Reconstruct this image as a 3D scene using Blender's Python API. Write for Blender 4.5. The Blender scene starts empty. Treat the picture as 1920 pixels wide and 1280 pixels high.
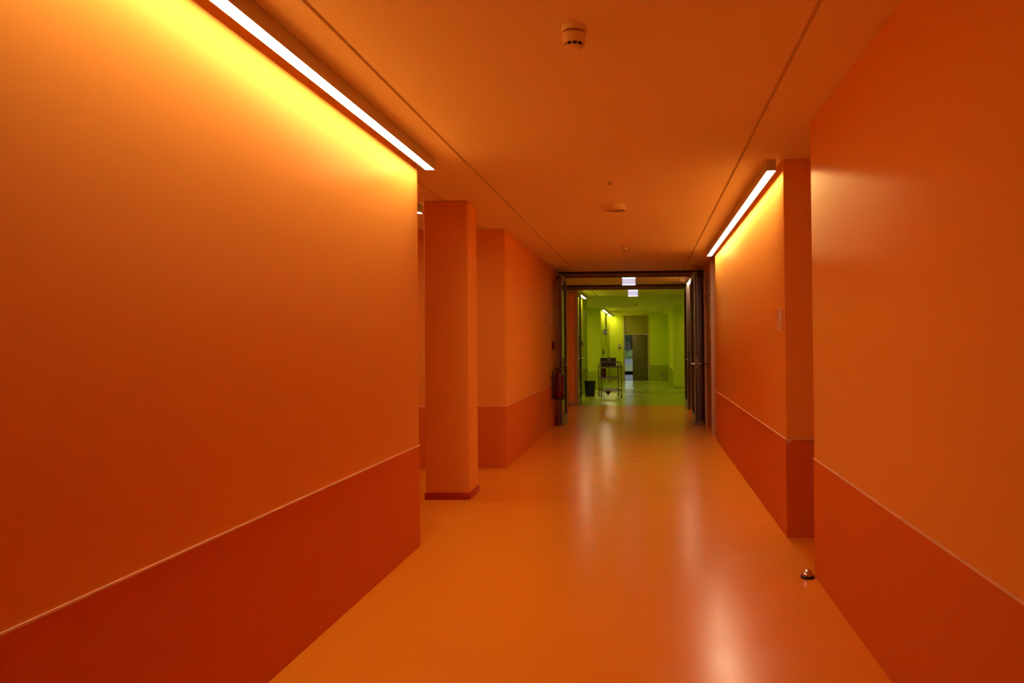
import bpy, bmesh, math, random
from mathutils import Vector, Matrix

random.seed(7)
sc = bpy.context.scene
COL = sc.collection

# ------------------------------------------------------------------ camera
cam_d = bpy.data.cameras.new('camera')
cam = bpy.data.objects.new('camera', cam_d)
COL.objects.link(cam)
sc.camera = cam
YAW, PITCH, ROLL = -0.01971, 0.01087, -0.0099
fwd = Vector((math.sin(YAW) * math.cos(PITCH), math.cos(YAW) * math.cos(PITCH), math.sin(PITCH)))
r0 = Vector((math.cos(YAW), -math.sin(YAW), 0))
u0 = r0.cross(fwd)
rt = math.cos(ROLL) * r0 + math.sin(ROLL) * u0
up = -math.sin(ROLL) * r0 + math.cos(ROLL) * u0
M = Matrix((rt, up, -fwd)).transposed().to_4x4()
M.translation = (0, 0, 1.4985)
cam.matrix_world = M
cam_d.sensor_width = 36
cam_d.lens = 36 * 1500 / 1920
cam_d.shift_x = -(1181.65 - 960) / 1920
cam_d.shift_y = -(640 - 626.73) / 1920
cam_d.clip_end = 500

# ------------------------------------------------------------------ view, world
sc.view_settings.view_transform = 'Standard'
sc.view_settings.look = 'None'
sc.view_settings.gamma = 1
sc.view_settings.use_curve_mapping = False
sc.view_settings.exposure = 0.0
LAMP = 34.0                                     # radiance of the tube diffusers
sc.cycles.max_bounces = 14
sc.cycles.diffuse_bounces = 10
sc.cycles.glossy_bounces = 6
sc.cycles.transmission_bounces = 8
sc.cycles.sample_clamp_indirect = 8
sc.cycles.use_denoising = True
world = bpy.data.worlds.new('dusk_sky')
sc.world = world
world.use_nodes = True
wn = world.node_tree
wn.nodes.clear()
sky = wn.nodes.new('ShaderNodeTexSky')
sky.sky_type = 'NISHITA'
sky.sun_disc = False
sky.sun_elevation = math.radians(12)
sky.sun_rotation = math.radians(200)
bg = wn.nodes.new('ShaderNodeBackground')
bg.inputs['Strength'].default_value = 0.30
wo = wn.nodes.new('ShaderNodeOutputWorld')
hs = wn.nodes.new('ShaderNodeHueSaturation')
hs.inputs['Saturation'].default_value = 0.45
wn.links.new(sky.outputs[0], hs.inputs['Color'])
wn.links.new(hs.outputs[0], bg.inputs[0])
wn.links.new(bg.outputs[0], wo.inputs[0])


# ------------------------------------------------------------------ materials
def mat(name, col, rough=0.5, metal=0.0, spec=0.5, bump=None, var=0.0, var_scale=(1, 1, 1), emit=None, estr=0.0,
        rough_var=0.0, coat=0.0, trans=0.0, alpha=None):
    m = bpy.data.materials.new(name)
    m.use_nodes = True
    nt = m.node_tree
    p = nt.nodes['Principled BSDF']
    p.inputs['Base Color'].default_value = (*col, 1)
    p.inputs['Roughness'].default_value = rough
    p.inputs['Metallic'].default_value = metal
    p.inputs['Specular IOR Level'].default_value = spec
    p.inputs['Coat Weight'].default_value = coat
    p.inputs['Transmission Weight'].default_value = trans
    if emit:
        p.inputs['Emission Color'].default_value = (*emit, 1)
        p.inputs['Emission Strength'].default_value = estr
    tc = nt.nodes.new('ShaderNodeTexCoord')
    if var > 0 or rough_var > 0:
        mp = nt.nodes.new('ShaderNodeMapping')
        mp.inputs['Scale'].default_value = var_scale
        nz = nt.nodes.new('ShaderNodeTexNoise')
        nz.inputs['Scale'].default_value = 1.0
        nz.inputs['Detail'].default_value = 4
        nt.links.new(tc.outputs['Object'], mp.inputs['Vector'])
        nt.links.new(mp.outputs[0], nz.inputs['Vector'])
        if var > 0:
            mx = nt.nodes.new('ShaderNodeMix')
            mx.data_type = 'RGBA'
            mx.inputs[6].default_value = (*[c * (1 - var) for c in col], 1)
            mx.inputs[7].default_value = (*[min(1, c * (1 + var)) for c in col], 1)
            nt.links.new(nz.outputs['Fac'], mx.inputs[0])
            nt.links.new(mx.outputs[2], p.inputs['Base Color'])
        if rough_var > 0:
            mr = nt.nodes.new('ShaderNodeMapRange')
            mr.inputs['From Min'].default_value = 0.3
            mr.inputs['From Max'].default_value = 0.7
            mr.inputs['To Min'].default_value = rough - rough_var
            mr.inputs['To Max'].default_value = rough + rough_var
            nt.links.new(nz.outputs['Fac'], mr.inputs['Value'])
            nt.links.new(mr.outputs[0], p.inputs['Roughness'])
    if bump:
        last = None
        for (scale, strength, dist, detail) in bump:
            mp = nt.nodes.new('ShaderNodeMapping')
            mp.inputs['Scale'].default_value = scale
            nz = nt.nodes.new('ShaderNodeTexNoise')
            nz.inputs['Scale'].default_value = 1.0
            nz.inputs['Detail'].default_value = detail
            bp = nt.nodes.new('ShaderNodeBump')
            bp.inputs['Strength'].default_value = strength
            bp.inputs['Distance'].default_value = dist
            nt.links.new(tc.outputs['Object'], mp.inputs['Vector'])
            nt.links.new(mp.outputs[0], nz.inputs['Vector'])
            nt.links.new(nz.outputs['Fac'], bp.inputs['Height'])
            if last:
                nt.links.new(last.outputs[0], bp.inputs['Normal'])
            last = bp
        nt.links.new(last.outputs[0], p.inputs['Normal'])
    return m


def satin(name, col, rough=0.28, gloss=(1.0, 0.80, 0.40), bump=None, ior=1.45):
    """satin wall paint: diffuse base under a weak tinted gloss"""
    m = mat(name, col, bump=bump)
    nt = m.node_tree
    p = nt.nodes['Principled BSDF']
    nsock = p.inputs['Normal'].links[0].from_socket if p.inputs['Normal'].links else None
    df = nt.nodes.new('ShaderNodeBsdfDiffuse'); df.inputs['Color'].default_value = (*col, 1)
    gl = nt.nodes.new('ShaderNodeBsdfGlossy'); gl.inputs['Color'].default_value = (*gloss, 1)
    gl.inputs['Roughness'].default_value = rough
    fr = nt.nodes.new('ShaderNodeFresnel'); fr.inputs['IOR'].default_value = ior
    mx = nt.nodes.new('ShaderNodeMixShader')
    if nsock:
        nt.links.new(nsock, gl.inputs['Normal'])
    ml = nt.nodes.new('ShaderNodeMath'); ml.operation = 'MULTIPLY'; ml.inputs[1].default_value = 0.17
    pw = nt.nodes.new('ShaderNodeMath'); pw.operation = 'POWER'; pw.inputs[1].default_value = 1.5
    nt.links.new(fr.outputs[0], pw.inputs[0])
    nt.links.new(pw.outputs[0], ml.inputs[0])
    nt.links.new(ml.outputs[0], mx.inputs[0])
    nt.links.new(df.outputs[0], mx.inputs[1])
    nt.links.new(gl.outputs[0], mx.inputs[2])
    nt.links.new(mx.outputs[0], nt.nodes['Material Output'].inputs['Surface'])
    nt.nodes.remove(p)
    return m


WALLB = [((9, 9, 0.25), 0.25, 0.004, 2), ((110, 110, 110), 0.08, 0.0006, 2)]
O_WALL = satin('orange_wall_paint', (0.80, 0.360, 0.062), bump=WALLB)
O_DADO = satin('red_orange_dado_paint', (0.66, 0.172, 0.022), bump=WALLB)
O_CEIL = mat('pale_ceiling_paint', (0.85, 0.77, 0.66), 0.7, spec=0.1, bump=[((120, 120, 120), 0.2, 0.0006, 3)])
O_GROOVE = mat('ceiling_groove_paint', (0.62, 0.54, 0.44), 0.7, spec=0.2)
O_SKIRT = mat('dark_orange_skirting', (0.45, 0.045, 0.008), 0.45, spec=0.3)
O_TRIM = mat('pale_orange_edge_strip', (0.86, 0.58, 0.32), 0.4, spec=0.4)
FLB = [((0.7, 5.0, 1), 0.16, 0.004, 2)]
O_FLOOR = mat('orange_rubber_floor', (0.84, 0.315, 0.016), 0.23, spec=0.40, bump=FLB, rough_var=0.04, var_scale=(2, 5, 1))
G_WALL = satin('green_wall_paint', (0.68, 0.79, 0.035), bump=WALLB)
G_DADO = satin('olive_green_dado_paint', (0.42, 0.48, 0.022), bump=WALLB)
G_CEIL = mat('green_ceiling_paint', (0.80, 0.74, 0.60), 0.7, spec=0.1)
G_GROOVE = mat('green_groove_paint', (0.7, 0.68, 0.5), 0.6, spec=0.2)
G_TRIM = mat('pale_green_edge_strip', (0.6, 0.62, 0.12), 0.4)
G_FLOOR = mat('green_rubber_floor', (0.45, 0.56, 0.024), 0.20, spec=0.35, bump=[((0.7, 5.0, 1), 0.08, 0.003, 2)], rough_var=0.02, var_scale=(2, 5, 1))
BRONZE = mat('brown_anodised_metal', (0.24, 0.18, 0.15), 0.38, metal=0.55, var=0.08, var_scale=(3, 3, 40))
BRONZE_L = mat('light_brown_door_frame', (0.50, 0.34, 0.20), 0.5, metal=0.1)
DOORWOOD = mat('red_brown_door_leaf', (0.36, 0.10, 0.04), 0.45, var=0.1, var_scale=(20, 20, 2))
RUBBER = mat('black_rubber', (0.012, 0.010, 0.010), 0.6)
GLASS = mat('door_glass', (0.85, 0.9, 0.88), 0.02, trans=1.0)
CHROME = mat('brushed_chrome', (0.75, 0.72, 0.68), 0.16, metal=1.0)
STEEL = mat('stainless_steel_tube', (0.24, 0.22, 0.18), 0.42, metal=1.0)
ALU = mat('grey_lamp_housing', (0.56, 0.48, 0.39), 0.42, metal=0.2)
WPLAST = mat('off_white_plastic', (0.80, 0.74, 0.62), 0.45, var=0.03, var_scale=(9, 9, 9))
RIMP = mat('shaded_fitting_rim', (0.50, 0.36, 0.24), 0.5)
GAPM = mat('shadowed_plastic_gap', (0.30, 0.16, 0.09), 0.6)
OPLAST = mat('pale_fitting_plastic', (0.78, 0.68, 0.55), 0.5)
DARKSLOT = mat('dark_sensor_slot', (0.01, 0.008, 0.006), 0.7)
REDP = mat('fire_red_paint', (0.11, 0.003, 0.005), 0.3, coat=0.25)
REDM = mat('red_call_point_plastic', (0.16, 0.006, 0.008), 0.4)
BLACKP = mat('black_plastic', (0.014, 0.014, 0.018), 0.42)
NAVYP = mat('dark_crate_plastic', (0.022, 0.02, 0.032), 0.5)
LABELP = mat('pale_print_label', (0.55, 0.5, 0.4), 0.5)
ACRYL = mat('clear_sign_acrylic', (0.82, 0.42, 0.16), 0.2, spec=0.5)
OLIVE = mat('olive_door_laminate', (0.30, 0.26, 0.03), 0.4, spec=0.4, var=0.06, var_scale=(1, 1, 8))
OLIVE_D = mat('dark_olive_door_leaf', (0.14, 0.11, 0.03), 0.35, spec=0.5)
PALEFR = mat('pale_olive_frame', (0.55, 0.42, 0.16), 0.45)
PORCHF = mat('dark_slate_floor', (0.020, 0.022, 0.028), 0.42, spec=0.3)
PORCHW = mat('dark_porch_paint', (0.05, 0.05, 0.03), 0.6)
DKBROWN = mat('dark_red_brown_frame', (0.20, 0.06, 0.045), 0.5)
TUBE = mat('lit_tube_diffuser', (0.9, 0.9, 0.9), 0.5, emit=(1.0, 0.77, 0.50), estr=LAMP)
SIGNL = mat('lit_exit_sign_panel', (0.8, 0.8, 0.85), 0.4, emit=(0.70, 0.72, 0.95), estr=0.75)
SIGNB = mat('lit_exit_sign_edge', (0.9, 0.9, 0.95), 0.4, emit=(0.95, 0.96, 1.0), estr=1.1)
GRASS = mat('lawn_grass', (0.24, 0.28, 0.07), 0.9, var=0.3, var_scale=(1.2, .25, 1))
ASPH = mat('grey_asphalt', (0.20, 0.20, 0.22), 0.8, var=0.12, var_scale=(2, 1, 1))
LEAFM = mat('dark_green_foliage', (0.020, 0.045, 0.018), 0.8, var=0.4, var_scale=(3, 3, 3))
HEDGEM = mat('mid_green_hedge', (0.07, 0.13, 0.03), 0.8, var=0.4, var_scale=(3, 3, 3))
BARK = mat('grey_brown_bark', (0.045, 0.04, 0.035), 0.9, var=0.3, var_scale=(4, 4, 1))
RENDERW = mat('pale_grey_render', (0.42, 0.42, 0.42), 0.8, var=0.1, var_scale=(2, 2, 2))


# ------------------------------------------------------------------ builders
def tag(o, label=None, cat=None, group=None, kind=None):
    if label: o['label'] = label
    if cat: o['category'] = cat
    if group: o['group'] = group
    if kind: o['kind'] = kind
    return o


class MB:
    def __init__(s):
        s.bm = bmesh.new()

    def box(s, x0, x1, y0, y1, z0, z1, bev=0.0, seg=2, mtx=None):
        g = bmesh.ops.create_cube(s.bm, size=1)
        vs = g['verts']
        T = Matrix.Translation(((x0 + x1) / 2, (y0 + y1) / 2, (z0 + z1) / 2)) @ Matrix.Diagonal((abs(x1 - x0), abs(y1 - y0), abs(z1 - z0), 1))
        if mtx is not None: T = mtx @ T
        bmesh.ops.transform(s.bm, matrix=T, verts=vs)
        if bev > 0:
            es = list({e for v in vs for e in v.link_edges})
            bmesh.ops.bevel(s.bm, geom=es, offset=bev, segments=seg, affect='EDGES', profile=0.5)
        return s

    def lathe(s, prof, c, axis='z', seg=32, mtx=None):
        """prof: (radius, height) pairs; closed with caps where radius is 0"""
        rings = []
        for r, h in prof:
            ring = []
            n = 1 if r <= 1e-6 else seg
            for i in range(n):
                a = 2 * math.pi * i / seg
                p = Vector((r * math.cos(a), r * math.sin(a), h))
                if axis == 'x': p = Vector((p.z, p.x, p.y))
                if axis == 'y': p = Vector((p.x, p.z, p.y))
                p = p + Vector(c)
                if mtx is not None: p = mtx @ p
                ring.append(s.bm.verts.new(p))
            rings.append(ring)
        for a, b in zip(rings, rings[1:]):
            for i in range(seg):
                j = (i + 1) % seg
                if len(a) == 1 and len(b) == 1: continue
                if len(a) == 1: f = (a[0], b[j], b[i])
                elif len(b) == 1: f = (a[i], a[j], b[0])
                else: f = (a[i], a[j], b[j], b[i])
                s.bm.faces.new(f)
        return s

    def tube(s, pts, r, seg=10, mtx=None):
        pts = [Vector(p) for p in pts]
        rings = []
        ref = None
        for i, p in enumerate(pts):
            if i == 0: d = pts[1] - p
            elif i == len(pts) - 1: d = p - pts[i - 1]
            else: d = (pts[i + 1] - p).normalized() + (p - pts[i - 1]).normalized()
            d.normalize()
            if ref is None:
                ref = Vector((0, 0, 1)) if abs(d.z) < 0.9 else Vector((1, 0, 0))
            a = d.cross(ref).normalized()
            b = d.cross(a).normalized()
            ref = -b if False else ref
            if abs(d.dot(ref)) > 0.95:
                ref = b
                a = d.cross(ref).normalized(); b = d.cross(a).normalized()
            ring = []
            for k in range(seg):
                t = 2 * math.pi * k / seg
                q = p + r * (math.cos(t) * a + math.sin(t) * b)
                if mtx is not None: q = mtx @ q
                ring.append(s.bm.verts.new(q))
            rings.append(ring)
        for A, B in zip(rings, rings[1:]):
            # pick the rotation offset that keeps the tube untwisted
            best = min(range(seg), key=lambda o: sum((A[i].co - B[(i + o) % seg].co).length for i in range(0, seg, 3)))
            flip = min(range(seg), key=lambda o: sum((A[i].co - B[(o - i) % seg].co).length for i in range(0, seg, 3)))
            cb = sum((A[i].co - B[(i + best) % seg].co).length for i in range(0, seg, 3))
            cf = sum((A[i].co - B[(flip - i) % seg].co).length for i in range(0, seg, 3))
            for i in range(seg):
                if cb <= cf: f = (A[i], A[(i + 1) % seg], B[(i + 1 + best) % seg], B[(i + best) % seg])
                else: f = (A[i], A[(i + 1) % seg], B[(flip - i - 1) % seg], B[(flip - i) % seg])
                s.bm.faces.new(f)
        s.bm.faces.new(rings[0]); s.bm.faces.new(rings[-1])
        return s

    def poly(s, pts, faces):
        vs = [s.bm.verts.new(p) for p in pts]
        for f in faces: s.bm.faces.new([vs[i] for i in f])
        return s

    def prism(s, prof, y0, y1):
        """closed (x, z) outline extruded along y"""
        n = len(prof)
        a = [s.bm.verts.new((x, y0, z)) for x, z in prof]
        b = [s.bm.verts.new((x, y1, z)) for x, z in prof]
        s.bm.faces.new(a); s.bm.faces.new(b[::-1])
        for i in range(n):
            s.bm.faces.new((a[i], b[i], b[(i + 1) % n], a[(i + 1) % n]))
        return s

    def blob(s, c, rx, ry, rz, n=2, jit=0.25):
        g = bmesh.ops.create_icosphere(s.bm, subdivisions=n, radius=1)
        for v in g['verts']:
            k = 1 + random.uniform(-jit, jit)
            v.co = Vector((c[0] + v.co.x * rx * k, c[1] + v.co.y * ry * k, c[2] + v.co.z * rz * k))
        return s

    def build(s, name, m, parent=None, smooth=True):
        bmesh.ops.recalc_face_normals(s.bm, faces=s.bm.faces[:])
        if parent is not None:
            off = Vector((0, 0, 0))
            p = parent
            while p is not None:
                off += p.location
                p = p.parent
            bmesh.ops.translate(s.bm, vec=-off, verts=s.bm.verts[:])
        me = bpy.data.meshes.new(name)
        s.bm.to_mesh(me)
        s.bm.free()
        if smooth:
            for p in me.polygons: p.use_smooth = True
            try: me.set_sharp_from_angle(angle=math.radians(35))
            except Exception: pass
        me.materials.append(m)
        o = bpy.data.objects.new(name, me)
        COL.objects.link(o)
        if parent is not None: o.parent = parent
        return o


def root(name, loc, label, cat, group=None):
    o = bpy.data.objects.new(name, None)
    COL.objects.link(o)
    o.location = loc
    o.empty_display_size = 0.1
    return tag(o, label, cat, group)


def copy_tree(o, parent=None):
    c = o.copy()
    COL.objects.link(c)
    c.parent = parent
    for ch in list(o.children): copy_tree(ch, c)
    return c


def box(name, m, x0, x1, y0, y1, z0, z1, parent=None, bev=0.0, seg=2):
    return MB().box(x0, x1, y0, y1, z0, z1, bev, seg).build(name, m, parent)


def wall(name, m, x0, x1, y0, y1, z0, z1, label, bev=0.004, cat='wall'):
    return tag(box(name, m, x0, x1, y0, y1, z0, z1, bev=bev), label, cat, kind='structure')


def dado(parent, runs, md, mtrim, z0=0.0, top=0.7474, pr=0.004):
    """runs: ('x', X, sign, y0, y1, z0b) a strip on a face whose normal is +-x, or ('y', Y, sign, x0, x1)"""
    for r in runs:
        ax, c, sg, a, b = r[:5]
        zb = r[5] if len(r) > 5 else z0
        tp = r[6] if len(r) > 6 else top
        if ax == 'x':
            MB().box(c, c + sg * pr, a, b, zb, tp, 0).build('dado', md, parent)
            MB().box(c, c + sg * (pr + 0.004), a, b, tp, tp + 0.007, 0).build('edge_strip', mtrim, parent)
        else:
            MB().box(a, b, c, c + sg * pr, zb, tp, 0).build('dado', md, parent)
            MB().box(a, b, c, c + sg * (pr + 0.004), tp, tp + 0.007, 0).build('edge_strip', mtrim, parent)


H = 2.90
XL, XR = -1.705, 1.066
Y0 = -3.2                      # the corridor ends behind the camera

# ------------------------------------------------------------------ orange corridor shell
fl = box('floor', O_FLOOR, -6.2, 3.4, Y0, 19.28, -0.12, 0.0)
tag(fl, 'glossy orange rubber floor running down the corridor to the green threshold', 'floor', kind='structure')

ce = box('ceiling', O_GROOVE, -6.2, 3.4, Y0, 19.28, H + 0.010, H + 0.14)
tag(ce, 'flat ceiling glowing orange with two long shadow grooves', 'ceiling', kind='structure')
gx = [-6.2, -1.95, -1.372, 0.733, 3.4]
for i in range(4):
    a = gx[i] + (0.011 if i else 0)
    b = gx[i + 1] - (0.011 if i < 3 else 0)
    MB().box(a, b, Y0, 19.28, H, H + 0.010, 0).build('ceiling_panel', O_CEIL, ce)

w = wall('wall_left', O_WALL, -6.2, XL, Y0, 5.962, 0, H, 'near orange wall on the left under the long lit lamp')
dado(w, [('x', XL, 1, Y0, 5.962), ('y', 5.962, 1, -6.2, XL)], O_DADO, O_TRIM)
w = wall('wall_left', O_WALL, -6.2, XL, 9.67, 15.52, 0, H, 'orange wall end behind the square column, running on to the far doors')
dado(w, [('y', 9.67, -1, -6.2, XL), ('x', XL, 1, 9.67, 15.52)], O_DADO, O_TRIM)
w = wall('wall_left', O_WALL, -6.2, -6.05, 5.962, 9.67, 0, H, 'orange end wall of the side passage hidden behind the left wall', bev=0)
w = wall('wall_left', O_WALL, -3.0, -2.02, 15.66, 19.20, 0, H, 'orange side wall of the lobby between the two door sets')
w = wall('wall_right', O_WALL, XR, 3.4, Y0, 5.14, 0, H, 'near orange wall on the right edge of the view')
dado(w, [('x', XR, -1, Y0, 5.14), ('y', 5.14, 1, XR, 3.3)], O_DADO, O_TRIM)
w = wall('wall_right', O_WALL, XR, 3.4, 6.152, 12.24, 0, H, 'orange wall on the right lit by the second long lamp')
dado(w, [('x', XR, -1, 6.152, 12.24), ('y', 6.152, -1, XR, 3.3)], O_DADO, O_TRIM)
MB().poly([(1.074, 6.150, .747), (1.112, 6.150, .747), (1.074, 6.150, .722), (1.074, 6.142, .747), (1.112, 6.142, .747), (1.074, 6.142, .722)],
          [(0, 1, 2), (3, 5, 4), (0, 3, 4, 1), (1, 4, 5, 2), (2, 5, 3, 0)]).build('corner_bracket', WPLAST, w, smooth=False)
wall('wall_right', O_WALL, 3.25, 3.4, 5.14, 6.152, 0, H, 'orange back wall of the narrow opening on the right', bev=0)
wall('wall_right', O_WALL, 1.125, 3.4, 12.24, 15.52, 0, H, 'orange wall set back around the side door on the right')
w = wall('wall_right', O_WALL, XR, 3.4, 15.66, 19.20, 0, H, 'orange right wall of the lobby behind the open door leaves')
wall('wall_back', O_WALL, XL, XR, Y0, Y0 + 0.1, 0, H, 'orange wall behind the viewer', bev=0)

# square column in the side passage
c = root('square_column', (-1.94, 7.95, 0), 'square orange column standing in the side passage past the left wall', 'column')
box('shaft', O_WALL, -2.154, -1.727, 7.74, 8.155, 0.06, H, c, bev=0.010, seg=3)
box('baseboard', O_SKIRT, -2.162, -1.719, 7.732, 8.163, 0.0, 0.062, c, bev=0.002)


# ------------------------------------------------------------------ lamps
def luminaire(x0, x1, y0, y1, zc, label, hh=0.085):
    o = root('batten_lamp', ((x0 + x1) / 2, (y0 + y1) / 2, zc - hh), label, 'lamp')
    zb = zc - hh
    t = 0.004
    h = MB()
    h.box(x0, x1, y0, y1, zb + 0.012, zc, 0.002, 1)
    h.box(x0, x0 + t, y0, y1, zb, zb + 0.014, 0)
    h.box(x1 - t, x1, y0, y1, zb, zb + 0.014, 0)
    h.build('housing', ALU, o)
    MB().box(x0 + t, x1 - t, y0 + 0.006, y1 - 0.006, zb + 0.001, zb + 0.012, 0).build('diffuser', TUBE, o, smooth=False)
    for (a, b) in (((x0, x1, y0 - 0.003, y0 + 0.006) , None), ((x0, x1, y1 - 0.006, y1 + 0.003), None)):
        MB().box(*a, zb, zc, 0.0015, 1).build('end_cap', ALU, o)
    return o


luminaire(-1.647, -1.574, 1.7, 5.975, H, 'long lit tube lamp running along the top of the near left wall')
luminaire(0.943, 1.016, 6.17, 12.24, H, 'long lit tube lamp above the orange wall on the right')
luminaire(-3.45, -2.222, 7.86, 7.96, H, 'tube lamp half hidden between the left wall and the square column')
luminaire(0.925, 0.998, 15.9, 18.14, H, 'tube lamp in the lobby, seen just under the front door lintel at right')


# ------------------------------------------------------------------ ceiling fittings
def detector(x, y, zc, r, h, label, slots=True, name='smoke_detector', cat='smoke detector', group=None):
    o = root(name, (x, y, zc - h), label, cat, group)
    MB().lathe([(0, zc), (r, zc), (r, zc - .18 * h), (r * .97, zc - .22 * h), (0, zc - .22 * h)], (x, y, 0)).build('mounting_base', WPLAST, o)
    MB().lathe([(0, zc - .22 * h), (r * .86, zc - .22 * h), (r * .86, zc - .32 * h), (0, zc - .32 * h)], (x, y, 0)).build('base_gap', GAPM, o)
    MB().lathe([(0, zc - .32 * h), (r * .92, zc - .32 * h), (r * .91, zc - .60 * h), (r * .86, zc - .70 * h), (r * .80, zc - .74 * h), (0, zc - .74 * h)], (x, y, 0)).build('body', WPLAST, o)
    MB().lathe([(0, zc - .74 * h), (r * .70, zc - .74 * h), (r * .68, zc - .88 * h), (0, zc - .88 * h)], (x, y, 0)).build('sensor_slot', DARKSLOT, o)
    for k in range(10):
        a = 2 * math.pi * k / 10 + 0.15
        mt = Matrix.Translation((x, y, 0)) @ Matrix.Rotation(a, 4, 'Z')
        MB().box(r * .66, r * .78, -r * .045, r * .045, zc - .885 * h, zc - .735 * h, 0, mtx=mt).build('slot_rib', WPLAST, o)
    MB().lathe([(0, zc - .88 * h), (r * .76, zc - .88 * h), (r * .70, zc - .93 * h), (r * .45, zc - .985 * h), (0, zc - h)], (x, y, 0)).build('cap', WPLAST, o)
    return o


detector(-0.305, 3.525, H, 0.056, 0.100, 'pale round smoke detector on the ceiling nearest the viewer')
detector(-0.300, 11.6, H, 0.052, 0.062, 'small smoke detector on the orange ceiling before the doors')
detector(-0.334, 28.4, H, 0.055, 0.07, 'tiny smoke detector on the green ceiling past the doors')


def disc(x, y, zc, r, h, label, m):
    mrim = RIMP
    o = root('ceiling_speaker', (x, y, zc - h), label, 'speaker')
    ri = r - .004
    MB().lathe([(0, zc), (r, zc), (r, zc - h + .002), (r - .002, zc - h), (ri, zc - h), (ri, zc - h + .001), (0, zc - h + .030)][:5] + [(ri, zc - h + .004), (ri, zc)], (x, y, 0), seg=48).build('casing', m, o)
    MB().lathe([(ri - .0005, zc - h + .003), (ri - .0005, zc - h + .026), (ri - .002, zc - h + .026), (ri - .002, zc - h + .003), (ri - .0005, zc - h + .003)], (x, y, 0), seg=48).build('inner_ring', mrim, o)
    MB().lathe([(0, zc - h + .026), (ri - .001, zc - h + .026), (ri - .001, zc - h + .030), (0, zc - h + .030)], (x, y, 0), seg=48).build('cover', m, o)
    return o


disc(-0.305, 8.10, H, 0.113, 0.058, 'shallow round orange disc on the ceiling between the two detectors', OPLAST)
disc(-0.385, 34.5, H, 0.14, 0.04, 'faint round disc on the far green ceiling', G_CEIL)
o = root('ceiling_sensor', (-0.30, 6.95, H - 0.022), 'tiny round sensor nub on the ceiling just before the round disc', 'sensor')
MB().lathe([(0, H), (0.036, H), (0.034, H - .004), (0, H - .004)], (-0.30, 6.95, 0)).build('flange', OPLAST, o)
MB().lathe([(0, H - .004), (0.015, H - .004), (0.014, H - .018), (0.008, H - .022), (0, H - .022)], (-0.30, 6.95, 0)).build('nub', RIMP, o)

# ------------------------------------------------------------------ door stop on the floor
o = root('door_stop', (1.008, 5.11, 0), 'chrome dome door stop on the floor by the right wall end', 'door stop')
MB().lathe([(0, 0), (.040, 0), (.043, .004), (.043, .014), (.040, .018), (0, .018)], (1.008, 5.11, 0)).build('rubber_ring', RUBBER, o)
MB().lathe([(0, .018), (.038, .018), (.0365, .026), (.030, .038), (.020, .045), (.012, .048), (0, .048)], (1.008, 5.11, 0)).build('dome', CHROME, o)
MB().lathe([(0, .047), (.011, .047), (.010, .052), (.006, .054), (0, .054)], (1.008, 5.11, 0)).build('screw_cap', CHROME, o)

# ------------------------------------------------------------------ clear sign holder on the right wall
o = root('door_sign', (XR - .006, 6.34, 1.67), 'clear plastic room sign on the right wall beside the opening', 'sign')
box('back_plate', ACRYL, XR - .006, XR, 6.225, 6.455, 1.59, 1.755, o, bev=.002)
for a in ((6.225, 6.455, 1.59, 1.596), (6.225, 6.455, 1.749, 1.755), (6.225, 6.231, 1.59, 1.755), (6.449, 6.455, 1.59, 1.755)):
    MB().box(XR - .012, XR - .005, a[0], a[1], a[2], a[3], 0).build('edge_bead', O_TRIM, o)
for z in (1.60, 1.70):
    MB().lathe([(0, -.004), (.006, -.004), (.006, 0), (0, 0)], (XR - .006, 6.25, z), axis='x', seg=12).build('screw', STEEL, o)


# ------------------------------------------------------------------ doors
def handle(parent, X, Y, Z, side, toward, m=CHROME):
    """lever on a leaf face whose normal is +-x; lever points along -+y"""
    h = MB()
    h.lathe([(0, 0), (.026, 0), (.026, side * .008), (0, side * .008)], (X, Y, Z), axis='x', seg=20)
    h.tube([(X + side * .006, Y, Z), (X + side * .045, Y, Z), (X + side * .055, Y + toward * .012, Z), (X + side * .056, Y + toward * .13, Z)], .009, 10)
    return h.build('door_handle', m, parent)


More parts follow.
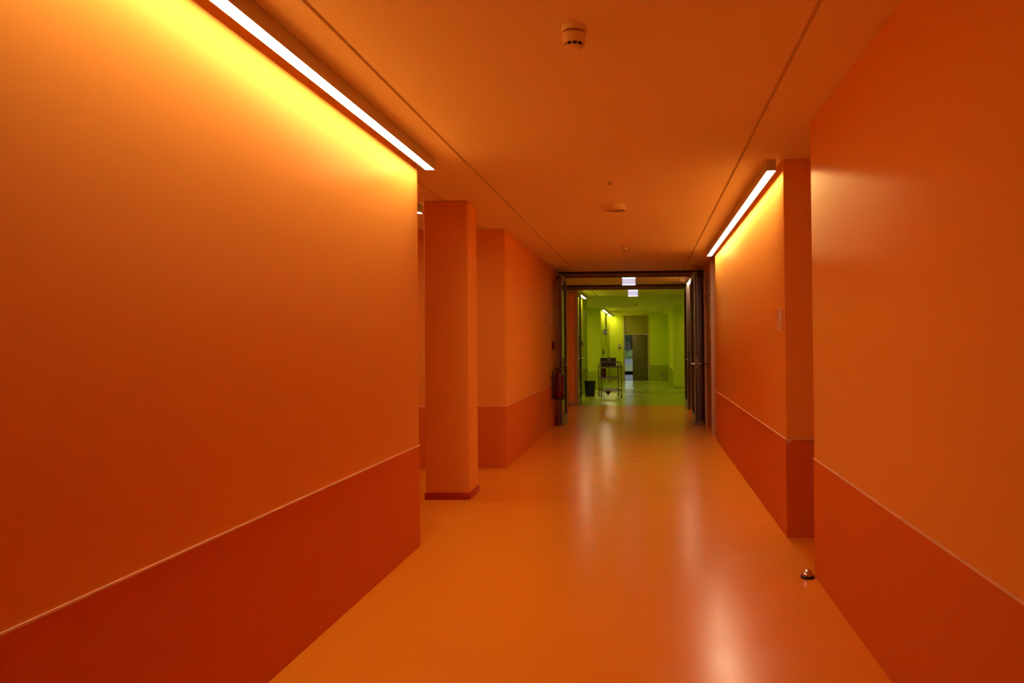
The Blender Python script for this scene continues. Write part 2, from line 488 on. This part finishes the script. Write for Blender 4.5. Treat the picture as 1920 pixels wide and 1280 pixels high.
def leaf(parent_label, x0, x1, y0, y1, hinge_far, lbl_handle=True, z1=2.775, name='glazed_door_leaf'):
    """glazed metal leaf standing open along the corridor"""
    o = root(name, ((x0 + x1) / 2, y1, 0.008), parent_label, 'door')
    st, zb = 0.085, 0.008
    for a, b in ((y0, y0 + st), (y1 - st, y1)):
        MB().box(x0, x1, a, b, zb, z1, .003, 1).build('stile', BRONZE, o)
    MB().box(x0, x1, y0 + st, y1 - st, zb, 0.16, .003, 1).build('bottom_rail', BRONZE, o)
    MB().box(x0, x1, y0 + st, y1 - st, z1 - .10, z1, .003, 1).build('top_rail', BRONZE, o)
    xm = (x0 + x1) / 2
    MB().box(xm - .006, xm + .006, y0 + st, y1 - st, .16, z1 - .10, 0).build('pane', GLASS, o)
    g = MB()
    for xx in (xm - .013, xm + .006):
        g.box(xx, xx + .007, y0 + st, y0 + st + .012, .16, z1 - .10, 0)
        g.box(xx, xx + .007, y1 - st - .012, y1 - st, .16, z1 - .10, 0)
        g.box(xx, xx + .007, y0 + st + .012, y1 - st - .012, .16, .172, 0)
        g.box(xx, xx + .007, y0 + st + .012, y1 - st - .012, z1 - .112, z1 - .10, 0)
    g.build('glazing_bead', RUBBER, o)
    s = MB()
    s.box(xm - .010, xm + .010, y0 - .004, y0, zb + .02, z1 - .02, 0)
    s.build('edge_seal', RUBBER, o)
    yn = y0 if hinge_far else y1
    tw = 1 if hinge_far else -1
    handle(o, x0, yn + tw * .05, 1.115, -1, tw)
    handle(o, x1, yn + tw * .05, 1.115, 1, tw)
    MB().box(x0 + .01, x1 - .01, yn - tw * .004, yn + tw * .002, 1.02, 1.24, .001, 1).build('lock_plate', STEEL, o)
    MB().box(x0 + .012, x0 + .026, yn - .006 * tw, yn + .004 * tw, zb, .055, .001, 1).build('floor_bolt', CHROME, o)
    hy = y1 + .006 if hinge_far else y0 - .006
    for z in (.25, 1.3, 2.45):
        MB().lathe([(0, z), (.011, z), (.011, z + .11), (0, z + .11)], (xm, hy, 0), seg=12).build('hinge', STEEL, o)
    return o


def closer(parent, X, Y, Z, sg):
    box('door_closer', RUBBER, X, X + sg * .05, Y, Y + .22, Z - .06, Z, parent, bev=.006)


# first set, opened towards the viewer
fr = root('door_frame', (-.32, 15.59, 0), 'dark metal frame of the front pair of doors, at the end of the orange corridor', 'door frame')
MB().box(-1.705, XR + .06, 15.58, 15.66, 2.786, 2.80, .002, 1).build('lintel_lip', RUBBER, fr)
MB().box(-1.705, XR + .06, 15.57, 15.66, 2.80, 2.862, .004, 1).build('lintel', BRONZE, fr)
MB().box(-1.705, XR + .06, 15.58, 15.66, 2.862, 2.90, .002, 1).build('lintel_head', RUBBER, fr)
MB().box(-1.705, -1.56, 15.58, 15.66, 0, 2.786, .003, 1).build('jamb', BRONZE, fr)
MB().box(.90, XR + .06, 15.58, 15.66, 0, 2.786, .003, 1).build('jamb', BRONZE, fr)
l1 = leaf('open glazed door leaf on the left of the front pair, behind the red extinguisher', -1.600, -1.536, 14.60, 15.553, True)
closer(l1, -1.600, 14.75, 2.76, -1)
l2 = leaf('open glazed door leaf on the right of the front pair', .873, .937, 14.43, 15.553, True)
closer(l2, .937, 14.6, 2.76, 1)

# second set at the threshold
fr = root('door_frame', (-.32, 19.24, 0), 'dark metal frame of the rear door pair at the green threshold', 'door frame')
MB().box(-2.02, XR, 19.205, 19.275, 2.788, 2.80, .002, 1).build('lintel_lip', RUBBER, fr)
MB().box(-2.02, XR, 19.20, 19.275, 2.80, 2.862, .004, 1).build('lintel', BRONZE, fr)
MB().box(-2.02, XR, 19.205, 19.275, 2.862, 2.90, .002, 1).build('lintel_head', RUBBER, fr)
MB().box(.94, XR, 19.205, 19.275, 0, 2.786, .003, 1).build('jamb', BRONZE, fr)
sp = root('side_panel', (-1.83, 19.24, 0), 'fixed orange panel in a brown frame left of the rear doorway', 'panel')
for a in ((-2.02, -1.96), (-1.706, -1.642)):
    MB().box(a[0], a[1], 19.215, 19.265, .006, 2.784, .003, 1).build('stile', BRONZE_L, sp)
MB().box(-1.96, -1.706, 19.215, 19.265, .006, .10, .003, 1).build('bottom_rail', BRONZE_L, sp)
MB().box(-1.96, -1.706, 19.215, 19.265, 2.70, 2.786, .003, 1).build('top_rail', BRONZE_L, sp)
MB().box(-1.96, -1.706, 19.232, 19.245, .10, 2.70, 0).build('infill_panel', O_WALL, sp)
leaf('open glazed door leaf of the rear doorway, right side, with chrome levers', .915, .980, 17.87, 19.175, True)
leaf('dark open door leaf of the rear doorway, left side, edge on beside the orange panel', -1.700, -1.642, 19.30, 20.35, False)

# side door on the right between 12.95 and 14.5 m
d = box('door_1', DOORWOOD, 1.095, 1.124, 13.03, 14.41, 0.0, 2.30)
tag(d, 'red brown side door in the right wall past the second lamp', 'door', kind='structure')
MB().box(1.050, 1.124, 12.95, 13.03, 0, 2.90, .003, 1).build('door_jamb', BRONZE_L, d)
MB().box(1.050, 1.124, 14.41, 14.46, 0, 2.90, .003, 1).build('door_jamb', BRONZE_L, d)
MB().box(1.060, 1.124, 13.03, 14.41, 2.30, 2.36, .003, 1).build('door_head', BRONZE_L, d)
MB().box(1.085, 1.124, 13.03, 14.41, 2.36, 2.90, 0).build('transom_panel', DOORWOOD, d)
handle(d, 1.095, 14.28, 1.11, -1, -1, RUBBER)
for z0, z1, nm, lb in ((1.74, 1.90, 'room_sign', 'upper pale room sign on the brown side door'), (1.54, 1.69, 'room_sign', 'lower pale room sign on the brown side door')):
    o = root(nm, (1.088, 13.6, z0), lb, 'sign')
    box('plate', WPLAST, 1.088, 1.0945, 13.50, 13.72, z0, z1, o, bev=.002)
    box('insert', LABELP, 1.0865, 1.088, 13.52, 13.70, z0 + .02, z1 - .02, o)


# ------------------------------------------------------------------ fittings on the left wall by the doors
def call_point(x, y, z, s, m, label, mw=WPLAST):
    o = root('call_point', (x, y, z), label, 'alarm button')
    box('case', m, x, x + .045, y - s, y + s, z - .075, z + .075, o, bev=.005)
    box('window', mw, x + .045, x + .047, y - s * .55, y + s * .55, z - .03, z + .03, o)
    MB().lathe([(0, 0), (.012, 0), (.010, .004), (0, .004)], (x + .047, y, z), axis='x', seg=14).build('button', RUBBER, o)
    return o


call_point(XL, 14.5, 1.465, .06, REDM, 'dark red fire alarm button on the left wall above the extinguisher', DARKSLOT)
o = root('wall_switch', (XL, 14.25, 1.86), 'small pale plate high on the left wall above the alarm button', 'switch')
box('plate', WPLAST, XL, XL + .012, 14.21, 14.29, 1.865, 1.955, o, bev=.003)
box('rocker', WPLAST, XL + .012, XL + .017, 14.225, 14.275, 1.88, 1.94, o, bev=.002)

# fire extinguisher
ex, ey = -1.565, 14.30
o = root('fire_extinguisher', (ex, ey, .51), 'red fire extinguisher hanging on the left wall before the front doors', 'extinguisher')
MB().lathe([(0, .515), (.070, .515), (.085, .530), (.088, .56), (.088, .90), (.082, .945), (.062, .985), (.036, 1.005), (.028, 1.02), (0, 1.02)], (ex, ey, 0), seg=36).build('cylinder', REDP, o)
MB().lathe([(.086, .505), (.090, .505), (.090, .540), (.086, .540)], (ex, ey, 0), seg=36).build('foot_ring', BLACKP, o)
v = MB(); v.lathe([(0, 1.015), (.026, 1.015), (.026, 1.045), (.018, 1.06), (0, 1.06)], (ex, ey, 0), seg=20)
v.box(ex - .05, ex + .02, ey - .018, ey + .018, 1.035, 1.062, .003)
v.build('valve', BLACKP, o)
MB().poly([], []).box(ex - .02, ex + .085, ey - .013, ey + .013, 1.074, 1.086, .003).build('squeeze_handle', BLACKP, o)
MB().box(ex - .03, ex + .08, ey - .012, ey + .012, 1.056, 1.066, .003).build('carry_handle', STEEL, o)
pts = [(ex - .05, ey - .01, 1.05), (ex - .082, ey - .03, 1.03), (ex - .100, ey - .05, .96), (ex - .104, ey - .055, .85), (ex - .104, ey - .055, .70), (ex - .102, ey - .052, .60)]
MB().tube(pts, .013, 12).build('hose', BLACKP, o)
MB().lathe([(0, .52), (.017, .52), (.022, .535), (.016, .61), (0, .61)], (ex - .102, ey - .052, 0), seg=16).build('nozzle', BLACKP, o)
MB().lathe([(0, 0), (.014, 0), (.014, -.012), (0, -.012)], (ex - .06, ey - .05, .70), axis='y', seg=16).build('hose_clip', CHROME, o)
# curved label on the camera side
lab = MB()
n = 10
A = []
for zz in (.66, .86):
    A.append([lab.bm.verts.new((ex + .0888 * math.cos(t), ey + .0888 * math.sin(t), zz)) for t in [math.radians(-80 + 70 * i / n) for i in range(n + 1)]])
for i in range(n): lab.bm.faces.new((A[0][i], A[0][i + 1], A[1][i + 1], A[1][i]))
lab.build('instruction_label', mat('dull_red_label', (0.13, 0.02, 0.018), .4), o)
box('bracket', STEEL, XL, ex - .08, ey - .03, ey + .03, .88, .93, o, bev=.002)


# ------------------------------------------------------------------ exit signs
def exit_sign(x0, x1, y, z0, z1, zc, label):
    o = root('exit_sign', ((x0 + x1) / 2, y, z0), label, 'sign')
    box('panel', SIGNL, x0 + .006, x1 - .006, y - .012, y + .012, z0 + .018, z1 - .028, o)
    box('light_bar', SIGNB, x0 + .002, x1 - .002, y - .016, y + .016, z1 - .030, z1 - .006, o, bev=.003)
    box('bottom_edge', SIGNB, x0 + .002, x1 - .002, y - .014, y + .014, z0, z0 + .018, o, bev=.003)
    box('housing', WPLAST, x0 - .01, x1 + .01, y - .03, y + .03, z1 - .006, zc, o, bev=.004)
    return o


exit_sign(-.462, -.193, 15.78, 2.64, 2.80, H, 'lit white exit sign hanging behind the front lintel')
exit_sign(-.432, -.183, 19.50, 2.635, 2.80, H, 'lit white exit sign hanging behind the rear lintel, smaller in view')

# ------------------------------------------------------------------ green corridor shell
GXL = -1.87
YE = 39.0


def zf(y):
    return 0.0 if y <= 24 else (-.30 * (y - 24) / 7.5 if y < 31.5 else -.30 - .035 * min(1, (y - 31.5) / 7.5))


f = MB()
ys = [19.28, 24.0, 31.5, YE]
pts = []
for y in ys:
    pts += [(-6.2, y, zf(y)), (5.2, y, zf(y)), (5.2, y, -.6), (-6.2, y, -.6)]
fc = [(0, 1, 2, 3), (12, 15, 14, 13)]
for i in range(3):
    b = 4 * i
    for k in range(4):
        fc.append((b + k, b + 4 + k, b + 4 + (k + 1) % 4, b + (k + 1) % 4))
g = f.poly(pts, fc).build('floor', G_FLOOR, smooth=False)
tag(g, 'glossy green floor beyond the doors, sloping gently down to the far entrance', 'floor', kind='structure')

gc = box('ceiling', G_GROOVE, -6.2, 5.2, 19.28, YE, H + .012, H + .14)
tag(gc, 'green ceiling of the corridor beyond the doors', 'ceiling', kind='structure')
gxs = [-6.2, -1.41, .715, 5.2]
for i in range(3):
    for ya, yb in ((19.28, 23.68), (23.71, YE)):
        MB().box(gxs[i] + (.02 if i else 0), gxs[i + 1] - (.02 if i < 2 else 0), ya, yb, H, H + .012, 0).build('ceiling_panel', G_CEIL, gc)

w = wall('wall_left', G_WALL, -6.2, GXL, 19.30, 25.48, 0 - .06, H, 'green left wall right after the doors, with a bright lamp above')
dado(w, [('x', GXL, 1, 19.30, 25.48, -.06)], G_DADO, G_TRIM)
w = wall('wall_left', G_WALL, -6.2, -1.775, 31.5, 34.8, -.34, H, 'broad green wall end behind the trolley')
dado(w, [('y', 31.5, -1, -6.2, -1.775, -.30, .41), ('x', -1.775, 1, 31.5, 34.8, -.34, .41)], G_DADO, G_TRIM)
w = wall('wall_left', G_WALL, -6.2, -1.775, 36.3, YE, -.34, H, 'last strip of green left wall before the far end')
dado(w, [('x', -1.775, 1, 36.3, YE, -.34, .41)], G_DADO, G_TRIM)
wall('wall_left', G_WALL, -3.4, -3.3, 34.8, 36.3, -.34, H, 'green back of the dark niche between the far lamps', bev=0)
wall('wall_left', G_WALL, -6.3, -6.2, 25.48, 31.5, -.34, H, 'green end wall of the hidden left bay', bev=0)
w = wall('wall_right', G_WALL, XR + .01, 5.2, 19.30, 23.2, -.02, H, 'green right wall behind the open door leaves')
wall('wall_right', G_WALL, 5.2, 5.3, 23.2, 31.5, -.34, H, 'green end wall of the hidden right bay', bev=0)
w = wall('wall_right', G_WALL, 1.062, 5.2, 31.9, YE, -.34, H, 'shaded green right wall leading to the far end')
dado(w, [('x', 1.062, -1, 31.9, YE, -.34, .41)], G_DADO, G_TRIM)
w = wall('wall_far', G_WALL, -1.775, -1.115, YE, YE + .15, -.34, H, 'bright green far wall left of the entrance')
dado(w, [('y', YE, -1, -1.775, -1.115, -.34, .405)], G_DADO, G_TRIM)
w = wall('wall_far', G_WALL, .147, 1.062, YE, YE + .15, -.34, H, 'dark green far wall right of the entrance')
dado(w, [('y', YE, -1, .147, 1.062, -.34, .405)], G_DADO, G_TRIM)
c = root('square_column', (1.30, 31.7, -.30), 'pale green column at the right of the far corridor', 'column')
box('shaft', G_WALL, 1.075, 1.55, 31.5, 31.90, -.24, H, c, bev=.008)
box('baseboard', G_DADO, 1.070, 1.556, 31.494, 31.90, -.33, -.24, c)

luminaire(-1.812, -1.739, 19.9, 23.45, H, 'lit tube lamp on the green left wall just past the doors')
luminaire(-1.722, -1.649, 31.6, 34.8, H, 'lit tube lamp over the green wall end behind the trolley, nearer of the far pair')
luminaire(-1.722, -1.649, 36.3, 38.95, H, 'farthest lit tube lamp, in the corner left of the entrance')

luminaire(-4.6, -2.65, 29.9, 29.973, H, 'unseen tube lamp added across the left bay to brighten the green corridor')  # added out of view to brighten the green wall end
luminaire(1.6, 4.6, 30.0, 30.073, H, 'unseen tube lamp added across the right bay to brighten the green corridor')  # added out of view to brighten the green column
luminaire(-2.6, -2.527, 25.7, 29.9, H, 'unseen tube lamp added along the left bay to brighten the green corridor')  # second unseen fill for the left bay, added for brightness

# portal with transom, sidelight opening and dark leaf
pf = root('entrance_portal', (-.48, YE, -.335), 'pale framed tall entrance portal at the far end of the green corridor', 'door frame')
box('jamb', PALEFR, -1.115, -1.045, YE - .02, YE + .15, -.335, 2.86, pf, bev=.003)
box('jamb', PALEFR, .082, .147, YE - .02, YE + .15, -.335, 2.86, pf, bev=.003)
box('head', PALEFR, -1.045, .082, YE - .02, YE + .15, 2.825, 2.86, pf, bev=.003)
box('transom_panel', OLIVE, -1.035, .082, YE + .03, YE + .09, 1.93, 2.825, pf)
box('transom_rail', PALEFR, -1.045, .082, YE + .01, YE + .11, 1.905, 1.93, pf, bev=.002)
box('head_filler', G_CEIL, -1.115, .147, YE, YE + .15, 2.86, H, pf)
dl = root('entrance_door_leaf', (-.29, YE + .08, -.33), 'closed dark olive door leaf in the far entrance', 'door')
box('panel', OLIVE_D, -.665, .080, YE + .05, YE + .10, -.33, 1.90, dl, bev=.003)
box('door_handle', STEEL, -.63, -.50, YE + .0, YE + .02, .72, .74, dl, bev=.003)
box('handle_stem', STEEL, -.63, -.612, YE + .02, YE + .05, .72, .74, dl)

# porch beyond the leaf and its glazed outer door
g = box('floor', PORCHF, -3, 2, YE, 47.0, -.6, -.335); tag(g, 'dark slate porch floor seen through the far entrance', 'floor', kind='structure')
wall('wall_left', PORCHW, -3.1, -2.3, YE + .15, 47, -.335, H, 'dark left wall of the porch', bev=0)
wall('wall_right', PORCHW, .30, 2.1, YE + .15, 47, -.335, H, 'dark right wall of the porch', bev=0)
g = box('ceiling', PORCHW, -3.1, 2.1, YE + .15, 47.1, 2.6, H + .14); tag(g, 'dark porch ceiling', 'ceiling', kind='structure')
od = root('outer_door', (-1.0, 47.03, -.335), 'glazed outer door with a dark red brown bottom rail, showing the garden', 'door')
box('bottom_rail', DKBROWN, -2.3, .30, 47.0, 47.06, -.335, -.165, od, bev=.003)
box('sill', PALEFR, -2.3, .30, 46.99, 47.07, -.165, -.15, od)
box('top_rail', DKBROWN, -2.3, .30, 47.0, 47.06, 2.45, 2.6, od, bev=.003)
for xx in (-2.3, -.66, .24):
    box('stile', DKBROWN, xx, xx + .06, 47.0, 47.06, -.15, 2.45, od, bev=.003)
box('pane', GLASS, -2.24, -.66, 47.025, 47.035, -.15, 2.45, od)
box('pane', GLASS, -.60, .24, 47.025, 47.035, -.15, 2.45, od)

# ------------------------------------------------------------------ small fittings in the green corridor
call_point(GXL, 23.1, 1.485, .055, REDM, 'red fire alarm button on the green left wall', WPLAST)
o = root('toilet_sign', (-1.70, 33.0, 1.86), 'dark toilet flag sign with two white figures on the green wall end', 'sign')
box('panel', BLACKP, -1.765, -1.595, 32.99, 33.01, 1.855, 2.06, o, bev=.002)
box('wall_bracket', STEEL, -1.775, -1.763, 32.985, 33.015, 1.87, 2.045, o)
for k, cx in ((0, -1.722), (1, -1.637)):
    fg = MB()
    fg.lathe([(0, 0), (.014, 0), (.014, -.002), (0, -.002)], (cx, 32.989, 2.025), axis='y', seg=14)
    if k == 0:
        fg.prism([(cx - .012, 2.005), (cx + .012, 2.005), (cx + .030, 1.925), (cx - .030, 1.925)], 32.987, 32.989)
    else:
        fg.prism([(cx - .024, 2.005), (cx + .024, 2.005), (cx + .020, 1.925), (cx - .020, 1.925)], 32.987, 32.989)
    fg.box(cx - .014, cx - .003, 32.987, 32.989, 1.872, 1.925)
    fg.box(cx + .003, cx + .014, 32.987, 32.989, 1.872, 1.925)
    fg.build('figure', LABELP, o, smooth=False)
o = root('wall_intercom', (-1.775, 32.5, 1.06), 'small black box on the green wall end below the toilet sign', 'wall box')
box('case', BLACKP, -1.775, -1.725, 32.45, 32.55, 1.06, 1.23, o, bev=.004)
box('grille', STEEL, -1.765, -1.735, 32.447, 32.45, 1.17, 1.21, o)
o = root('wall_control', (-1.29, YE - .02, 1.24), 'square grey control box on the far green wall left of the entrance', 'control panel')
box('case', STEEL, -1.363, -1.21, YE - .03, YE, 1.245, 1.425, o, bev=.004)
box('screen', LABELP, -1.335, -1.238, YE - .034, YE - .03, 1.30, 1.40, o)
o = root('wall_socket', (.71, YE - .01, -.045), 'pale double socket low on the dark green far wall', 'socket')
for xx in (.63, .72):
    box('socket_plate', LABELP, xx, xx + .085, YE - .016, YE - .004, -.045, .05, o, bev=.003)
    MB().lathe([(0, 0), (.022, 0), (.022, -.001), (0, -.001)], (xx + .042, YE - .0165, .003), axis='y', seg=16).build('outlet', DARKSLOT, o)
o = root('wall_sensor', (.69, YE - .01, 2.36), 'pair of tiny pale sensors high on the dark green far wall', 'sensor')
for xx in (.60, .75):
    box('sensor_body', G_TRIM, xx, xx + .05, YE - .03, YE, 2.36, 2.43, o, bev=.004)

# ------------------------------------------------------------------ trolley
T = Matrix.Translation((-1.23, 21.72, 0)) @ Matrix.Rotation(math.radians(8), 4, 'Z')
tr = root('service_trolley', (-1.0, 22.1, 0), 'three shelf steel trolley with a crate on top in the green corridor', 'trolley')
W, D = .55, .78


def hoop(y):
    r = .07
    p = [(0, y, .12)]
    p += [(0, y, .99 - r)]
    for k in range(1, 7):
        a = math.pi / 2 * k / 6
        p.append((r - r * math.cos(a), y, .99 - r + r * math.sin(a)))
    for k in range(1, 7):
        a = math.pi / 2 * k / 6
        p.append((W - r + r * math.sin(a), y, .99 - r + r * math.cos(a)))
    p.append((W, y, .12))
    return p


for y in (0, D):
    MB().tube(hoop(y), .0125, 12, mtx=T).build('end_hoop', STEEL, tr)
for z in (.845, .535, .205):
    s = MB()
    s.box(.012, W - .012, 0, D, z, z + .004, 0, mtx=T)
    for (a, b, c_, d_) in ((.012, W - .012, -.004, .006), (.012, W - .012, D - .006, D + .004), (.008, .018, 0, D), (W - .018, W - .008, 0, D)):
        s.box(a, b, c_, d_, z - .012, z + .022, .002, 1, mtx=T)
    s.build('shelf', STEEL, tr)
for x, y in ((0, 0), (W, 0), (0, D), (W, D)):
    k = MB()
    k.lathe([(0, .10), (.016, .10), (.016, .125), (0, .125)], (x, y, 0), seg=14, mtx=T)
    k.box(x - .018, x - .013, y - .02, y + .02, .035, .10, 0, mtx=T)
    k.box(x + .013, x + .018, y - .02, y + .02, .035, .10, 0, mtx=T)
    k.box(x - .018, x + .018, y - .02, y + .02, .094, .102, 0, mtx=T)
    fk = k.build('castor', STEEL, tr)
    MB().lathe([(0, -.011), (.028, -.011), (.042, -.007), (.042, .007), (.028, .011), (0, .011)], (x, y + .01, .043), axis='x', seg=20, mtx=T).build('wheel', RUBBER, fk)
# things on it
cr = root('plastic_crate', (-1.02, 22.1, .87), 'dark plastic crate on the top shelf of the trolley', 'crate')
k = MB()
x0, x1, y0, y1, z0, z1 = .03, .43, .20, .62, .868, 1.09
k.box(x0, x1, y0, y1, z0, z0 + .006, 0, mtx=T)
for a in ((x0, x1, y0, y0 + .006), (x0, x1, y1 - .006, y1), (x0, x0 + .006, y0 + .006, y1 - .006), (x1 - .006, x1, y0 + .006, y1 - .006)):
    k.box(*a, z0 + .006, z1, 0, mtx=T)
k.build('walls', NAVYP, cr)
k = MB()
for a in ((x0 - .01, x1 + .01, y0 - .01, y0 + .008), (x0 - .01, x1 + .01, y1 - .008, y1 + .01), (x0 - .01, x0 + .008, y0, y1), (x1 - .008, x1 + .01, y0, y1)):
    k.box(*a, z1 - .02, z1 + .003, .003, 1, mtx=T)
k.build('rim', NAVYP, cr)
MB().box(.19, .27, y0 - .003, y0, 1.035, 1.06, .001, 1, mtx=T).build('grip_slot', LABELP, cr)
MB().box(x0 + .008, x1 - .008, y0 + .008, y1 - .008, z0 + .008, z1 - .05, .01, mtx=T).build('contents', BLACKP, cr)
fb = root('red_box_file', (-1.12, 22.1, .56), 'dark red box file standing on the middle shelf of the trolley', 'box file')
MB().box(.05, .165, .22, .50, .558, .81, .004, mtx=T).build('case', REDM, fb)
MB().box(.02, .048, .22, .50, .558, .80, .003, mtx=T).build('spine', BLACKP, fb)
hb = root('hanging_cloth', (-1.03, 21.75, .08), 'dark pointed cloth hanging under the bottom shelf of the trolley', 'cloth')
c0 = T @ Vector((.19, .02, 0))
MB().poly([(c0.x - .075, c0.y - .01, .189), (c0.x + .075, c0.y - .01, .189), (c0.x + .06, c0.y + .05, .189), (c0.x - .06, c0.y + .05, .189), (c0.x, c0.y + .005, .075)],
          [(0, 1, 4), (1, 2, 4), (2, 3, 4), (3, 0, 4), (0, 3, 2, 1)]).build('fold', RUBBER, hb)

# waste bin
bx, by = -1.612, 22.80
o = root('waste_bin', (bx, by, 0), 'black plastic waste bin on the green floor left of the trolley', 'bin')
MB().lathe([(0, .004), (.130, .004), (.134, .012), (.158, .41), (.152, .41), (.128, .018), (0, .018)], (bx, by, 0), seg=32).build('bucket', BLACKP, o)
MB().lathe([(.151, .405), (.168, .405), (.168, .428), (.160, .434), (.151, .43), (.151, .405)], (bx, by, 0), seg=32).build('rim', BLACKP, o)

# ------------------------------------------------------------------ garden outside the far door
g = MB().poly([(-30, 47.1, -.36), (30, 47.1, -.36), (30, 70, -.36), (-30, 70, -.36)], [(0, 1, 2, 3)])
o = g.build('lawn', GRASS); tag(o, 'green lawn outside the far door', 'lawn', kind='structure')
o = MB().box(-40, 40, 70, 96, -.42, -.35, 0).build('road', ASPH); tag(o, 'pale grey road beyond the lawn outside', 'road', kind='structure')
o = MB().poly([(-60, 96, -.36), (60, 96, -.36), (60, 170, -.36), (-60, 170, -.36)], [(0, 1, 2, 3)]).build('ground', GRASS)
tag(o, 'ground under the trees beyond the road', 'ground', kind='structure')
hd = MB()
for k in range(26):
    hd.blob((-9 + k * .62 + random.uniform(-.2, .2), 97.5 + random.uniform(-.4, .4), .0), .55, .6, random.uniform(.45, .85), 2, .22)
o = hd.build('hedge', HEDGEM); tag(o, 'low green bushes along the far side of the road', 'hedge', kind='stuff')
for i, (tx, ty, tr_, lbl) in enumerate(((-2.95, 101.5, .17, 'left tree trunk in the strip of garden seen through the far door'), (-2.25, 106, .24, 'dark middle tree trunk in the strip of garden seen through the far door'),
                                        (-1.8, 110.5, .14, 'thin right tree in the strip of garden seen through the far door'), (3.5, 104, .2, 'garden tree hidden right of the far door view'), (-8.0, 105, .2, 'garden tree hidden left of the far door view'))):
    o = root('tree', (tx, ty, -.36), lbl, 'tree')
    MB().tube([(tx, ty, -.36), (tx + .05, ty, 1.2), (tx - .03, ty, 2.6), (tx + .06, ty, 5)], tr_, 10).build('trunk', BARK, o)
    cw = MB()
    for k in range(16):
        a = random.uniform(0, 6.28)
        cw.blob((tx + math.cos(a) * random.uniform(.2, 1.8), ty + math.sin(a) * random.uniform(.2, 1.2), random.uniform(2.4, 6.2)), random.uniform(.5, 1.0), .8, random.uniform(.4, .8), 2, .25)
    cw.build('crown', LEAFM, o)
o = root('garden_house', (-4, 125, -.36), 'pale grey house wall far behind the garden trees', 'building')
box('wall', RENDERW, -9, -2.6, 124, 130, -.36, 1.95, o)
box('roof', LEAFM, -9.3, -2.4, 123.7, 130.3, 1.95, 2.15, o)
bh = MB()
for k in range(40):
    bh.blob((-14 + k * .75, 118 + random.uniform(-1, 1) if k * .75 - 14 > -2.9 or k * .75 - 14 < -9 else 134, 1.0), .8, .8, random.uniform(1.2, 3.2), 2, .25)
o = bh.build('shrubbery', LEAFM); tag(o, 'dense dark shrubbery closing the garden', 'shrubs', kind='stuff')

# repeats carry one group phrase each
GROUPS = {'batten_lamp': 'tube lamps along the walls', 'smoke_detector': 'smoke detectors on the ceiling', 'exit_sign': 'lit exit signs over the doorways',
          'glazed_door_leaf': 'open glazed door leaves', 'tree': 'trees in the garden outside', 'square_column': 'square columns', 'room_sign': 'room signs on the side door',
          'call_point': 'fire alarm buttons', 'door_frame': 'metal door frames', 'ceiling_speaker': 'round discs on the ceiling'}
for o in list(sc.objects):
    g = GROUPS.get(o.name.split('.')[0])
    if g and o.parent is None:
        o['group'] = g
